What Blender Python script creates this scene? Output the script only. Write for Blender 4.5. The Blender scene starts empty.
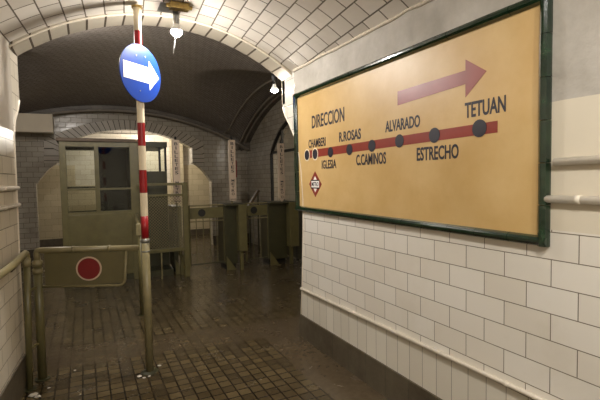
import bpy, bmesh, math, random
from mathutils import Vector, Matrix
random.seed(4)
C = bpy.context.scene.collection
PI = math.pi

# ------------------------------------------------------------------ camera
F_PX = 433.0
yaw, pitch, roll = math.radians(26.4), math.atan(22.3/F_PX), math.radians(1.0)
cf = Vector((math.sin(yaw)*math.cos(pitch), math.cos(yaw)*math.cos(pitch), -math.sin(pitch)))
r0 = Vector((math.cos(yaw), -math.sin(yaw), 0)); u0 = r0.cross(cf)
cr = math.cos(roll)*r0 - math.sin(roll)*u0
cu = math.cos(roll)*u0 + math.sin(roll)*r0
cam_data = bpy.data.cameras.new('camera'); cam = bpy.data.objects.new('camera', cam_data); C.objects.link(cam)
cam_data.sensor_width = 36; cam_data.lens = 36*F_PX/600
cam_data.clip_start = 0.02
mw = Matrix((cr, cu, -cf)).transposed().to_4x4(); mw.translation = Vector((0, 0, 1.55))
cam.matrix_world = mw
bpy.context.scene.camera = cam
# ------------------------------------------------------------------ world, lamps, exposure
wd = bpy.data.worlds.new('world'); bpy.context.scene.world = wd; wd.use_nodes = True
wd.node_tree.nodes['Background'].inputs[0].default_value = (.9, .85, .8, 1)
wd.node_tree.nodes['Background'].inputs[1].default_value = 0.02
vs = bpy.context.scene.view_settings
vs.view_transform = 'Standard'; vs.look = 'None'; vs.gamma = 1; vs.use_curve_mapping = False
vs.exposure = 0.9
def bulb_light(loc, watts, col=(1, .86, .68), r=.035):
    d = bpy.data.lights.new('bulb_light', 'POINT'); d.energy = watts; d.color = col; d.shadow_soft_size = r
    o = bpy.data.objects.new('bulb_light', d); C.objects.link(o); o.location = loc; return o
# the two bare bulbs in view (corridor mouth, arch corner) are glowing meshes: see ceiling_lamp and arch_lamp
bulb_light((-0.3, 5.0, 3.02), 44, (1, .93, .86))      # hall bulb under the vault, above the arch mouth
bulb_light((0.75, -0.6, 2.62), 36, (1, .97, .92))      # next bulb down the corridor, behind the visitor
def down_light(loc, watts, col, size=.12):
    d = bpy.data.lights.new('bulb_light', 'AREA'); d.shape = 'DISK'; d.size = size; d.energy = watts; d.color = col
    o = bpy.data.objects.new('bulb_light', d); C.objects.link(o); o.location = loc; return o
down_light((0.75, 0.3, 2.78), 15, (1, .97, .92))      # downward face of the corridor lamp overhead
bulb_light((1.50, 11.0, 2.66), 46, (1, .93, .82))     # bulb in the rear passage
bulb_light((4.0, 5.2, 2.5), 26, (1, .94, .84))                       # bulb in the side room

# ------------------------------------------------------------------ material helpers
def s2l(c):
    return tuple(((x/255)/12.92 if x/255 <= .04045 else ((x/255+.055)/1.055)**2.4) for x in c)
class NT:
    def __init__(s, name):
        s.m = bpy.data.materials.new(name); s.m.use_nodes = True
        s.t = s.m.node_tree; s.n = s.t.nodes; s.l = s.t.links
        s.b = s.n['Principled BSDF']
    def new(s, typ, **kw):
        n = s.n.new(typ)
        for k, v in kw.items():
            if k.startswith('i_'):
                n.inputs[k[2:].replace('_', ' ')].default_value = v
            else: setattr(n, k, v)
        return n
    def link(s, a, b): s.l.new(a, b)
    def math(s, op, a, b=None, c=None):
        n = s.n.new('ShaderNodeMath'); n.operation = op
        for i, v in enumerate((a, b, c)):
            if v is None: continue
            if isinstance(v, (int, float)): n.inputs[i].default_value = v
            else: s.l.new(v, n.inputs[i])
        return n.outputs[0]
    def mix(s, fac, a, b):
        n = s.n.new('ShaderNodeMix'); n.data_type = 'RGBA'
        for sock, v in ((n.inputs[0], fac), (n.inputs[6], a), (n.inputs[7], b)):
            if isinstance(v, (int, float)): sock.default_value = v
            elif isinstance(v, tuple): sock.default_value = (*v[:3], 1)
            else: s.l.new(v, sock)
        return n.outputs[2]
    def noise(s, scale, vec=None, detail=4, rough=.6):
        n = s.n.new('ShaderNodeTexNoise'); n.inputs['Scale'].default_value = scale
        n.inputs['Detail'].default_value = detail; n.inputs['Roughness'].default_value = rough
        if vec: s.l.new(vec, n.inputs['Vector'])
        return n.outputs[0]
    def ramp(s, v, lo, hi):
        n = s.n.new('ShaderNodeMapRange'); s.l.new(v, n.inputs[0])
        n.inputs[1].default_value = lo; n.inputs[2].default_value = hi; return n.outputs[0]
    def bump(s, h, strength, dist, prev=None):
        n = s.n.new('ShaderNodeBump'); n.inputs['Strength'].default_value = strength
        n.inputs['Distance'].default_value = dist; s.l.new(h, n.inputs['Height'])
        if prev: s.l.new(prev, n.inputs['Normal'])
        return n.outputs[0]

def paint(name, rgb, rough=.45, metallic=0, var=.12, scale=14, bump=.15, coat=0):
    k = NT(name); c = s2l(rgb)
    g = k.new('ShaderNodeNewGeometry').outputs['Position']
    n = k.noise(scale, g, 5)
    f = k.ramp(n, .3, .75)
    k.link(k.mix(f, tuple(x*(1-var) for x in c), tuple(min(1, x*(1+var)) for x in c)), k.b.inputs['Base Color'])
    k.b.inputs['Roughness'].default_value = rough; k.b.inputs['Metallic'].default_value = metallic
    if bump: k.link(k.bump(n, bump, .004), k.b.inputs['Normal'])
    if coat: k.b.inputs['Coat Weight'].default_value = coat
    return k.m

def box_uv(k):
    """world position folded to (horizontal, height) by which way the face looks"""
    g = k.new('ShaderNodeNewGeometry')
    p = k.new('ShaderNodeSeparateXYZ'); k.link(g.outputs['Position'], p.inputs[0])
    n = k.new('ShaderNodeSeparateXYZ'); k.link(g.outputs['True Normal'], n.inputs[0])
    fx = k.math('GREATER_THAN', k.math('ABSOLUTE', n.outputs[0]), .7)
    mx = k.new('ShaderNodeMix'); mx.data_type = 'FLOAT'
    k.link(fx, mx.inputs[0]); k.link(p.outputs[0], mx.inputs[2]); k.link(p.outputs[1], mx.inputs[3])
    return mx.outputs[0], p.outputs[2], p, g
def brick(k, vec, w, h, ms, c1, c2, cm, offset=.5, smooth=.1):
    b = k.new('ShaderNodeTexBrick', offset=offset, squash=1.0)
    for nm, v in (('Scale', 1), ('Mortar Size', ms), ('Mortar Smooth', smooth), ('Bias', 0), ('Brick Width', w), ('Row Height', h)):
        b.inputs[nm].default_value = v
    b.inputs['Color1'].default_value = (*s2l(c1), 1); b.inputs['Color2'].default_value = (*s2l(c2), 1)
    b.inputs['Mortar'].default_value = (*s2l(cm), 1)
    k.link(vec, b.inputs['Vector']); return b
def comb(k, x, y, z=0.0):
    n = k.new('ShaderNodeCombineXYZ')
    for i, v in enumerate((x, y, z)):
        if isinstance(v, (int, float)): n.inputs[i].default_value = v
        else: k.link(v, n.inputs[i])
    return n.outputs[0]

def tile_mat(name, c1, c2, cm, w=.24, h=.12, ms=.0022, offset=.5, uv=False, rough=.22, ou=0, oz=0, dirt=.25, relief=.5, stain=(120, 104, 80)):
    k = NT(name)
    if uv:
        tc = k.new('ShaderNodeTexCoord'); s = k.new('ShaderNodeSeparateXYZ'); k.link(tc.outputs['UV'], s.inputs[0])
        u, v = s.outputs[0], s.outputs[1]
    else: u, v, _, _ = box_uv(k)
    vec = comb(k, k.math('ADD', u, ou+20.0), k.math('ADD', v, oz+20.0))
    b = brick(k, vec, w, h, ms, c1, c2, cm, offset)
    g = k.new('ShaderNodeNewGeometry').outputs['Position']
    d = k.ramp(k.noise(2.2, g, 8, .7), .52, .8)
    col = k.mix(k.math('MULTIPLY', d, dirt), b.outputs[0], s2l(stain))
    k.link(col, k.b.inputs['Base Color'])
    k.link(k.math('ADD', k.math('MULTIPLY', b.outputs[1], .5), rough), k.b.inputs['Roughness'])
    inv = k.math('SUBTRACT', 1.0, b.outputs[1])
    n1 = k.bump(inv, relief, .004)
    k.link(k.bump(k.noise(9, g, 2), .35, .01, n1), k.b.inputs['Normal'])
    return k.m

# ------------------------------------------------------------------ mesh helpers
def setp(o, label=None, cat=None, group=None, kind=None):
    if label: o['label'] = label
    if cat: o['category'] = cat
    if group: o['group'] = group
    if kind: o['kind'] = kind
    return o
def link_mesh(name, bm, mat, parent=None, smooth=False):
    me = bpy.data.meshes.new(name)
    bmesh.ops.recalc_face_normals(bm, faces=bm.faces)
    bm.to_mesh(me); bm.free()
    me.materials.append(mat)
    if smooth:
        for p in me.polygons: p.use_smooth = True
    o = bpy.data.objects.new(name, me); C.objects.link(o)
    if parent:
        o.parent = parent
        o.matrix_parent_inverse = Matrix.Identity(4)
        o.location = -Vector(parent.get('_o', (0, 0, 0))) if False else (0, 0, 0)
    return o
def thing(name, label, cat, loc=(0, 0, 0), rotz=0, group=None):
    o = bpy.data.objects.new(name, None); C.objects.link(o); o.location = loc; o.rotation_euler = (0, 0, rotz)
    o.empty_display_size = .1
    return setp(o, label, cat, group)
def struct(name, bm, mat, smooth=False):
    return setp(link_mesh(name, bm, mat, None, smooth), kind='structure')
def B(): return bmesh.new()
def box(bm, x0, x1, y0, y1, z0, z1, bev=0.0):
    m = Matrix.Translation(((x0+x1)/2, (y0+y1)/2, (z0+z1)/2)) @ Matrix.Diagonal((abs(x1-x0), abs(y1-y0), abs(z1-z0), 1))
    r = bmesh.ops.create_cube(bm, size=1, matrix=m)
    if bev:
        es = list({e for v in r['verts'] for e in v.link_edges})
        bmesh.ops.bevel(bm, geom=es, offset=bev, segments=2, affect='EDGES', profile=.5)
def tube(bm, pts, r, seg=14, cap=True):
    pts = [Vector(p) for p in pts]; rings = []
    rr = r if isinstance(r, (list, tuple)) else [r]*len(pts)
    up = None
    for i, p in enumerate(pts):
        d = (pts[min(i+1, len(pts)-1)] - pts[max(i-1, 0)]).normalized()
        if up is None:
            up = Vector((0, 0, 1)) if abs(d.z) < .9 else Vector((1, 0, 0))
        a = d.cross(up).normalized(); b = a.cross(d).normalized(); up = b
        rings.append([bm.verts.new(p + rr[i]*(math.cos(t)*a + math.sin(t)*b)) for t in [2*PI*j/seg for j in range(seg)]])
    for A, Bq in zip(rings, rings[1:]):
        for j in range(seg): bm.faces.new((A[j], A[(j+1) % seg], Bq[(j+1) % seg], Bq[j]))
    if cap: bm.faces.new(rings[0][::-1]); bm.faces.new(rings[-1])
def bend(pts, rad, n=6):
    """round the corners of a polyline"""
    P = [Vector(p) for p in pts]; out = [P[0]]
    for i in range(1, len(P)-1):
        a, b, c = P[i-1], P[i], P[i+1]
        d1 = (a-b).normalized(); d2 = (c-b).normalized()
        s, e = b+d1*rad, b+d2*rad
        for j in range(n+1):
            t = j/n; out.append((1-t)**2*s + 2*t*(1-t)*b + t*t*e)
    out.append(P[-1]); return out
def prism(bm, poly, fn, a, b):
    """extrude 2D poly between depths a and b; fn(u,v,depth)->point"""
    A = [bm.verts.new(fn(u, v, a)) for u, v in poly]; D = [bm.verts.new(fn(u, v, b)) for u, v in poly]
    n = len(poly)
    bm.faces.new(A); bm.faces.new(D[::-1])
    for i in range(n): bm.faces.new((A[i], A[(i+1) % n], D[(i+1) % n], D[i]))
def lathe(bm, prof, origin, axis=(0, 0, 1), seg=20):
    q = Vector((0, 0, 1)).rotation_difference(Vector(axis).normalized()); o = Vector(origin); rings = []
    for r, h in prof:
        if r < 1e-5: rings.append([bm.verts.new(o + q @ Vector((0, 0, h)))])
        else: rings.append([bm.verts.new(o + q @ Vector((r*math.cos(2*PI*j/seg), r*math.sin(2*PI*j/seg), h))) for j in range(seg)])
    for A, D in zip(rings, rings[1:]):
        for j in range(seg):
            k = (j+1) % seg
            if len(A) == 1 and len(D) == 1: continue
            if len(A) == 1: bm.faces.new((A[0], D[j], D[k]))
            elif len(D) == 1: bm.faces.new((A[j], A[k], D[0]))
            else: bm.faces.new((A[j], A[k], D[k], D[j]))
def strips_wall(bm, us, zt, zmax, fn, d0, d1):
    """solid wall above an opening: between consecutive (u, z_bottom) samples up to zmax"""
    for (ua, za), (ub, zb) in zip(us, us[1:]):
        if ub-ua < 1e-4: continue
        prism(bm, [(ua, za), (ub, zb), (ub, zmax), (ua, zmax)], fn, d0, d1)
def text_mesh(body, mat, name, parent, origin, uax, vax, w, h, depth=.0015, bold=.01):
    """lettering filling a w x h box; uax/vax are world directions of reading and of up"""
    cu_ = bpy.data.curves.new(name, 'FONT'); cu_.body = body; cu_.offset = bold; cu_.resolution_u = 3; cu_.extrude = .01
    tmp = bpy.data.objects.new(name, cu_); C.objects.link(tmp)
    bpy.context.view_layer.update()
    dg = bpy.context.evaluated_depsgraph_get()
    me = bpy.data.meshes.new_from_object(tmp.evaluated_get(dg))
    bpy.data.objects.remove(tmp)
    xs = [v.co.x for v in me.vertices]; ys = [v.co.y for v in me.vertices]; zs = [v.co.z for v in me.vertices]
    u, v = Vector(uax).normalized(), Vector(vax).normalized(); n = u.cross(v)
    o = Vector(origin)
    for vt in me.vertices:
        a = (vt.co.x-min(xs))/(max(xs)-min(xs)); b = (vt.co.y-min(ys))/(max(ys)-min(ys)); c = (vt.co.z-min(zs))/(max(zs)-min(zs))
        vt.co = o + u*a*w + v*b*h + n*c*depth
    me.materials.clear(); me.materials.append(mat)
    ob = bpy.data.objects.new(name, me); C.objects.link(ob); ob.parent = parent
    return ob

# ------------------------------------------------------------------ materials
WX = 1.846                      # corridor's right wall
OLIVE = paint('olive_paint', (98, 91, 56), .38, var=.16, scale=9)
OLIVE_D = paint('dark_olive_paint', (58, 56, 33), .42, var=.18, scale=8)
OLIVE_P = paint('olive_pipe_paint', (128, 118, 84), .35, var=.15, scale=12)
OLIVE_SHEET = paint('olive_sheet', (96, 88, 56), .45, var=.1, scale=6)
CREAM_PIPE = paint('cream_pipe_paint', (222, 212, 194), .35, var=.08, scale=20)
BLACK = paint('black_paint', (16, 15, 14), .5, var=.1)
IRON = paint('dark_iron', (40, 38, 34), .45, .3, var=.2)
REDP = paint('red_paint', (150, 14, 24), .35, var=.08)
CREAMP = paint('cream_paint', (232, 218, 190), .35, var=.05)
BLUEP = paint('blue_enamel', (20, 56, 138), .42, var=.03, scale=5, bump=0)
WHITEP = paint('white_enamel', (246, 244, 238), .3, var=.02, bump=0)
DARKRED = paint('dark_red_enamel', (118, 10, 16), .5, var=.1)
TAN = paint('tan_panel', (225, 212, 188), .6, var=.06, scale=3)
STEEL = paint('galvanised_steel', (150, 150, 146), .35, .8, var=.15, scale=20)
BRASS = paint('old_brass', (150, 126, 70), .45, .7, var=.25, scale=30)
TICKET = paint('cream_ticket_enamel', (196, 176, 154), .4, var=.07, scale=10)
INK = paint('letter_ink', (38, 34, 44), .5, var=.1, bump=0)
BROWNW = paint('brown_wood', (82, 62, 38), .5, var=.2, scale=10)
PLASTER_CHIP = paint('mortar', (190, 182, 168), .9, var=.15, scale=40)

def right_wall_mat():
    k = NT('white_glazed_tile_wall')
    u, v, p, g = box_uv(k)
    pos = g.outputs['Position']
    vec = comb(k, k.math('ADD', u, 4.785+.24), k.math('ADD', v, 2.5085))
    b1 = brick(k, vec, .24, .1225, .0022, (228, 223, 213), (220, 213, 200), (112, 100, 82))
    vec2 = comb(k, k.math('ADD', u, 12.0), k.math('ADD', v, 3.51))
    b2 = brick(k, vec2, .12, 1.0, .0018, (222, 216, 202), (210, 203, 188), (112, 100, 82), 0)
    low = k.math('LESS_THAN', v, .50)
    col = k.mix(low, b1.outputs[0], b2.outputs[0])
    fm = k.new('ShaderNodeMix'); fm.data_type = 'FLOAT'; k.link(low, fm.inputs[0]); k.link(b1.outputs[1], fm.inputs[2]); k.link(b2.outputs[1], fm.inputs[3])
    mort = fm.outputs[0]
    # above a man's chest right of the sign the slabs are large: no joints
    near = k.math('MULTIPLY', k.math('LESS_THAN', p.outputs[1], 1.235), k.math('GREATER_THAN', v, 1.30))
    col = k.mix(near, col, s2l((214, 204, 184)))
    # plaster zone
    nz = k.math('MULTIPLY', k.math('SUBTRACT', k.noise(6, pos, 6), .5), .035)
    top = k.math('GREATER_THAN', k.math('ADD', v, nz), 2.31)
    side = k.math('MULTIPLY', k.math('GREATER_THAN', k.math('ADD', v, k.math('MULTIPLY', nz, .3)), 1.862), k.math('LESS_THAN', p.outputs[1], 1.235))
    inner = k.math('LESS_THAN', p.outputs[1], 3.80)
    facing = k.math('LESS_THAN', p.outputs[0], WX+.004)
    pl = k.math('MULTIPLY', k.math('MULTIPLY', k.math('MAXIMUM', top, side), inner), facing)
    pn = k.noise(5, pos, 7, .6)
    pcol = k.mix(k.ramp(pn, .35, .7), s2l((168, 161, 150)), s2l((190, 184, 174)))
    stain = k.math('MULTIPLY', k.ramp(k.noise(1.7, pos, 8, .7), .55, .8), .22)
    col = k.mix(stain, col, s2l((176, 160, 122)))
    col = k.mix(pl, col, pcol)
    k.link(col, k.b.inputs['Base Color'])
    nopl = k.math('SUBTRACT', 1.0, k.math('MAXIMUM', pl, near))
    k.link(k.math('ADD', .3, k.math('MULTIPLY', pl, .45)), k.b.inputs['Roughness'])
    h = k.math('SUBTRACT', 1.0, k.math('MULTIPLY', mort, nopl))
    n1 = k.bump(h, .6, .004)
    n2 = k.bump(k.math('MULTIPLY', k.noise(14, pos, 6), k.math('ADD', .12, k.math('MULTIPLY', pl, 1.2))), .5, .012, n1)
    k.link(n2, k.b.inputs['Normal']); return k.m
RWALL = right_wall_mat()
def left_wall_mat():
    k = NT('left_tile_and_plaster')
    u, v, p, g = box_uv(k); pos = g.outputs['Position']
    vec = comb(k, k.math('ADD', u, 20.03), k.math('ADD', v, 2.431))
    b1 = brick(k, vec, .24, .1225, .003, (218, 208, 190), (204, 194, 174), (132, 118, 96))
    pn = k.noise(4, pos, 6)
    pl = k.math('MULTIPLY', k.math('GREATER_THAN', v, 1.93), k.math('LESS_THAN', p.outputs[1], 3.86))
    col = k.mix(pl, b1.outputs[0], k.mix(pn, s2l((190, 180, 164)), s2l((212, 204, 190))))
    k.link(col, k.b.inputs['Base Color'])
    k.link(k.math('ADD', .3, k.math('MULTIPLY', pl, .4)), k.b.inputs['Roughness'])
    h = k.math('SUBTRACT', 1.0, k.math('MULTIPLY', b1.outputs[1], k.math('SUBTRACT', 1.0, pl)))
    k.link(k.bump(pn, .3, .01, k.bump(h, .6, .004)), k.b.inputs['Normal']); return k.m
LWALL = left_wall_mat()
VAULT = tile_mat('vault_tile', (218, 210, 198), (196, 187, 174), (104, 94, 81), w=.205, h=.145, ms=.0055, uv=True, rough=.5, dirt=.25, relief=1.0, stain=(150, 134, 112))
RING = tile_mat('arch_ring_tile', (196, 186, 168), (178, 168, 150), (84, 72, 58), w=.145, h=.6, ms=.009, offset=0, uv=True, rough=.5, dirt=.3, relief=1.0)
HALLT = tile_mat('hall_tile', (186, 177, 160), (170, 161, 145), (80, 70, 54), w=.2, h=.1, ms=.003, rough=.2, ou=.1, oz=.05, dirt=.45)
CREAMT = tile_mat('passage_cream_tile', (196, 182, 150), (184, 170, 140), (130, 114, 86), w=.3, h=.15, rough=.3, ou=.1, oz=.05, dirt=.25)
WHITET = tile_mat('passage_white_tile', (214, 206, 190), (200, 192, 176), (140, 128, 108), rough=.25, dirt=.2)
VOUSS = tile_mat('voussoir_tile', (188, 177, 158), (168, 157, 140), (52, 43, 33), w=.095, h=1.4, ms=.006, offset=0, uv=True, rough=.35, dirt=.4)
DVAULT = tile_mat('dark_vault_brick', (152, 143, 135), (136, 128, 120), (106, 98, 91), w=.22, h=.07, ms=.006, uv=True, rough=.42, dirt=.4, relief=.8, stain=(80, 72, 64))  # brick in dark grey-brown paint, stained at random
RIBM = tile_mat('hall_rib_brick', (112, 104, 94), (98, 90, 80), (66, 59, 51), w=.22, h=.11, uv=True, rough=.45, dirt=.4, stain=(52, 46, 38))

def floor_mat():
    k = NT('worn_brown_floor_tile')
    g = k.new('ShaderNodeNewGeometry').outputs['Position']
    p = k.new('ShaderNodeSeparateXYZ'); k.link(g, p.inputs[0])
    vec = comb(k, k.math('ADD', p.outputs[0], 12.03), k.math('ADD', p.outputs[1], 12.0))
    b = brick(k, vec, .092, .092, .006, (94, 81, 56), (70, 59, 40), (36, 28, 19), 0, .3)
    n = k.noise(1.3, g, 8, .65); n2 = k.noise(22, g, 5)
    # cement patches: margin along the right wall, threshold under the arch
    wob = k.math('MULTIPLY', k.math('SUBTRACT', k.noise(2.5, g, 4), .5), .16)
    margin = k.math('GREATER_THAN', k.math('ADD', p.outputs[0], wob), 1.50)
    yy = k.math('ADD', k.math('ADD', p.outputs[1], wob), k.math('MULTIPLY', p.outputs[0], .12))
    thr = k.math('MULTIPLY', k.math('GREATER_THAN', yy, 4.03), k.math('LESS_THAN', yy, 4.52))
    marg2 = k.math('MULTIPLY', margin, k.math('LESS_THAN', yy, 4.52))
    cem = k.math('MAXIMUM', k.math('MULTIPLY', thr, .6), marg2)
    worn = k.math('MULTIPLY', k.ramp(n, .56, .72), .5)
    cem2 = k.math('MAXIMUM', cem, worn)
    ccol = k.mix(k.ramp(n2, .3, .7), s2l((74, 62, 45)), s2l((92, 79, 60)))
    col = k.mix(cem2, b.outputs[0], ccol)
    col = k.mix(k.math('MULTIPLY', k.ramp(k.noise(.8, g, 6, .6), .45, .75), .45), col, s2l((54, 43, 31)))
    k.link(col, k.b.inputs['Base Color'])
    r = k.math('ADD', .09, k.math('MULTIPLY', k.ramp(k.noise(3.5, g, 6, .7), .3, .7), .24))
    k.link(r, k.b.inputs['Roughness'])
    h = k.math('SUBTRACT', 1.0, k.math('MULTIPLY', b.outputs[1], k.math('SUBTRACT', 1.0, cem2)))
    nb = k.bump(h, .8, .006)
    k.link(k.bump(n2, .14, .004, nb), k.b.inputs['Normal']); return k.m
FLOORM = floor_mat()
def skirt_mat():
    k = NT('dark_cement_skirting')
    u, v, p, g = box_uv(k)
    vec = comb(k, k.math('ADD', u, 12.0), 5.3)
    b = brick(k, vec, .24, 20., .003, (84, 74, 58), (72, 62, 48), (40, 33, 24), 0)
    n = k.noise(8, g.outputs['Position'], 8, .7)
    k.link(k.mix(k.ramp(n, .35, .75), b.outputs[0], s2l((100, 92, 74))), k.b.inputs['Base Color'])
    k.b.inputs['Roughness'].default_value = .5
    k.link(k.bump(n, .4, .008), k.b.inputs['Normal']); return k.m
SKIRT = skirt_mat()
def glass_mat():
    k = NT('window_glass'); k.b.inputs['Base Color'].default_value = (.93, .96, .93, 1)
    k.b.inputs['Roughness'].default_value = .03
    tr = k.new('ShaderNodeBsdfTransparent'); tr.inputs[0].default_value = (.86, .88, .84, 1)
    gl = k.new('ShaderNodeBsdfGlossy'); gl.inputs['Roughness'].default_value = .03
    fr = k.new('ShaderNodeFresnel'); fr.inputs[0].default_value = 1.5
    mx = k.new('ShaderNodeMixShader'); k.link(fr.outputs[0], mx.inputs[0]); k.link(tr.outputs[0], mx.inputs[1]); k.link(gl.outputs[0], mx.inputs[2])
    k.link(mx.outputs[0], k.n['Material Output'].inputs[0]); return k.m
GLASS = glass_mat()
def emit_mat(name, rgb, st):
    k = NT(name); k.b.inputs['Base Color'].default_value = (1, 1, 1, 1)
    k.b.inputs['Emission Color'].default_value = (*rgb, 1); k.b.inputs['Emission Strength'].default_value = st; return k.m
BULB = emit_mat('lit_bulb', (1, .965, .91), 640)
BULB_DIM = emit_mat('lit_bulb_warm', (1, .90, .76), 230)
def ochre_mat():
    k = NT('ochre_glazed_field'); g = k.new('ShaderNodeNewGeometry').outputs['Position']
    n = k.noise(3.2, g, 7, .6); n2 = k.noise(11, g, 6, .6)
    c = k.mix(k.ramp(n, .35, .7), s2l((200, 164, 104)), s2l((212, 180, 124)))
    c = k.mix(k.math('MULTIPLY', k.ramp(n2, .55, .85), .35), c, s2l((188, 150, 90)))
    k.link(c, k.b.inputs['Base Color']); k.b.inputs['Roughness'].default_value = .42
    k.link(k.bump(n2, .12, .004), k.b.inputs['Normal']); return k.m
OCHRE = ochre_mat()
def green_mat():
    k = NT('dark_green_glazed_moulding'); g = k.new('ShaderNodeNewGeometry').outputs['Position']
    n = k.noise(16, g, 6, .6)
    k.link(k.mix(k.ramp(n, .4, .75), s2l((10, 30, 18)), s2l((34, 60, 38))), k.b.inputs['Base Color'])
    k.b.inputs['Roughness'].default_value = .12; k.b.inputs['Coat Weight'].default_value = .5
    k.link(k.bump(n, .25, .004), k.b.inputs['Normal']); return k.m
GREEN = green_mat()
LINE_RED = paint('faded_line_red', (142, 56, 42), .35, var=.12, scale=9, bump=0)
ARROW_RED = paint('faded_arrow_red', (152, 82, 74), .35, var=.12, scale=6, bump=0)
DOTM = paint('dot_slate', (44, 42, 50), .4, var=.1, bump=0)

# ------------------------------------------------------------------ structure
bm = B(); box(bm, -3.0, 6.2, -3.2, 13.0, -.12, 0); struct('floor', bm, FLOORM)

profR = [(0, 3.77), (.48, 3.71), (1.0, 3.67), (1.34, 3.655), (1.62, 3.686), (1.80, 3.735), (1.95, 3.82), (2.08, 3.93), (2.18, 4.03), (2.27, 4.08), (2.75, 4.08)]
profL = [(0, 3.78), (.3, 3.85), (1.0, 3.84), (1.6, 3.86), (1.90, 3.865), (2.02, 3.92), (2.12, 4.04), (2.2, 4.10), (2.75, 4.10)]
bm = B()
prism(bm, [(-3.0, 0)] + [(y, z) for z, y in profR] + [(-3.0, 2.75)], lambda u, v, d: (d, u, v), WX, 3.9)
struct('wall_right', bm, RWALL)
SPL = math.tan(math.radians(4.7))
def XL(y): return -.465 + (y-3.763)*SPL
bm = B()
prism(bm, [(-3.0, 0)] + [(y, z) for z, y in profL] + [(-3.0, 2.75)], lambda u, v, d: (XL(u) if d > -1 else -3.0, u, v), 0, -3.0)
struct('wall_left', bm, LWALL)
bm = B(); box(bm, -3, 3.9, -3.2, -3.0, 0, 3.3); struct('wall_rear', bm, LWALL)

def arc(xl, xr, zs, zc, n=40, ext=0):
    hw = (xr-xl)/2; xc = (xl+xr)/2; h = zc-zs; R = (hw*hw+h*h)/(2*h); cz = zc-R; a = math.asin(hw/R)
    return [(xc+R*math.sin(t), cz+R*math.cos(t), R*(t+a)) for t in [-a+2*a*i/n for i in range(n+1)]]
# corridor vault as a tiled shell
def sweep_vault(name, y_list, xlf, xr, zs, zc, mat, thick=.12, swap=True, dz=0):
    bm = B(); uvl = bm.loops.layers.uv.new('UVMap'); rows = []
    for y in y_list:
        rows.append([(bm.verts.new((x, y, z+dz)), s, y) for x, z, s in arc(xlf(y), xr, zs, zc)])
    def face(vs):
        f = bm.faces.new([q[0] for q in vs])
        for lp, q in zip(f.loops, vs): lp[uvl].uv = (q[2], q[1]) if swap else (q[1], .3)
    for a, b in zip(rows, rows[1:]):
        for i in range(len(a)-1): face((a[i], a[i+1], b[i+1], b[i]))
    top = []
    for row in rows:
        top.append([(bm.verts.new((q[0].co.x, q[0].co.y, q[0].co.z+thick)), q[1], q[2]+.05) for q in row])
    for a, b in zip(top, top[1:]):
        for i in range(len(a)-1): face((a[i], b[i], b[i+1], a[i+1]))
    for k in (0, -1):
        for i in range(len(rows[k])-1): face((rows[k][i], top[k][i], top[k][i+1], rows[k][i+1]))
    for k in range(len(rows)-1):
        for i in (0, -1): face((rows[k][i], rows[k+1][i], top[k+1][i], top[k][i]))
    return struct(name, bm, mat, False)
sweep_vault('ceiling', [-3.0, -1, 0, 1, 2, 3, 3.85], lambda y: XL(y)-.005, WX+.005, 2.575, 2.945, VAULT)
sweep_vault('trim_1', [3.845, 4.09], lambda y: -.45, WX+.005, 2.535, 2.925, RING, swap=False)
WHITE_TRIM = paint('white_bead', (226, 216, 198), .35, var=.1, scale=20)
bm = B()
tube(bm, [(x, 3.85, z-.001) for x, z, s in arc(-.46, WX, 2.55, 2.936, 40)], .009, 8)
struct('trim_2', bm, WHITE_TRIM, True)
bm = B(); tube(bm, [(WX+.006, y-.004, z) for z, y in profR[:-1]], .012, 8); struct('trim_3', bm, WHITE_TRIM, True)
bm = B(); tube(bm, [(XL(y)-.006, y-.004, z) for z, y in profL[:-1]], .012, 8); struct('trim_4', bm, WHITE_TRIM, True)
# ragged plaster cornice where the vault meets the right wall
bm = B(); pts = []; ys = -2.9
while ys < 3.85: pts.append((WX-.002+random.uniform(-.004, .004), ys, 2.578+random.uniform(-.006, .006))); ys += .11
tube(bm, pts, [.012+random.uniform(-.003, .004) for _ in pts], 7); struct('trim_5', bm, paint('plaster_bead', (204, 192, 172), .8, var=.2, scale=30), True)
# skirting
bm = B(); prism(bm, [(-3.0, 0), (3.765, 0), (3.735, .22), (-3.0, .24)], lambda u, v, d: (d, u, v), WX-.012, WX+.01); struct('baseboard_right', bm, SKIRT)
bm = B(); prism(bm, [(-3.0, 0), (3.775, 0), (3.84, .25), (-3.0, .27)], lambda u, v, d: (XL(u)+d, u, v), -.01, .012); struct('baseboard_left', bm, SKIRT)

# hall ---------------------------------------------------------------
HX0, HX1, HY0, HY1 = -2.25, 3.55, 4.08, 10.0
def circ(t, c, hw, zs, zc):
    h = zc-zs; R = (hw*hw+h*h)/(2*h); d = min(abs(t-c), hw); return zc-R+math.sqrt(R*R-d*d)
gx = lambda x: circ(x, .65, 2.92, 2.2, 3.0)
fy = lambda y: circ(y, 7.1, 2.95, 2.2, 3.18)
bm = B(); uvl = bm.loops.layers.uv.new('UVMap')
nx, ny = 80, 80; grid = []
for j in range(ny+1):
    y = HY0-.03+(HY1-.15-HY0+.03)*j/ny
    grid.append([bm.verts.new((x, y, max(gx(x)+.07+.25*math.sin(PI*max(0, min(1, (y-4.08)/5.9))), fy(y)+.05))) for x in [HX0+.12+(HX1-HX0-.24)*i/nx - .0 for i in range(nx+1)]])
for j in range(ny):
    for i in range(nx):
        q = (grid[j][i], grid[j][i+1], grid[j+1][i+1], grid[j+1][i]); f = bm.faces.new(q)
        g_dom = gx(q[0].co.x) > fy(q[0].co.y)-.1
        for lp in f.loops:
            c = lp.vert.co; lp[uvl].uv = (c.x+c.y, c.y-c.x)
o = struct('ceiling_hall', bm, DVAULT, True); md = o.modifiers.new('solid', 'SOLIDIFY'); md.thickness = .1; md.offset = 1
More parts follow.
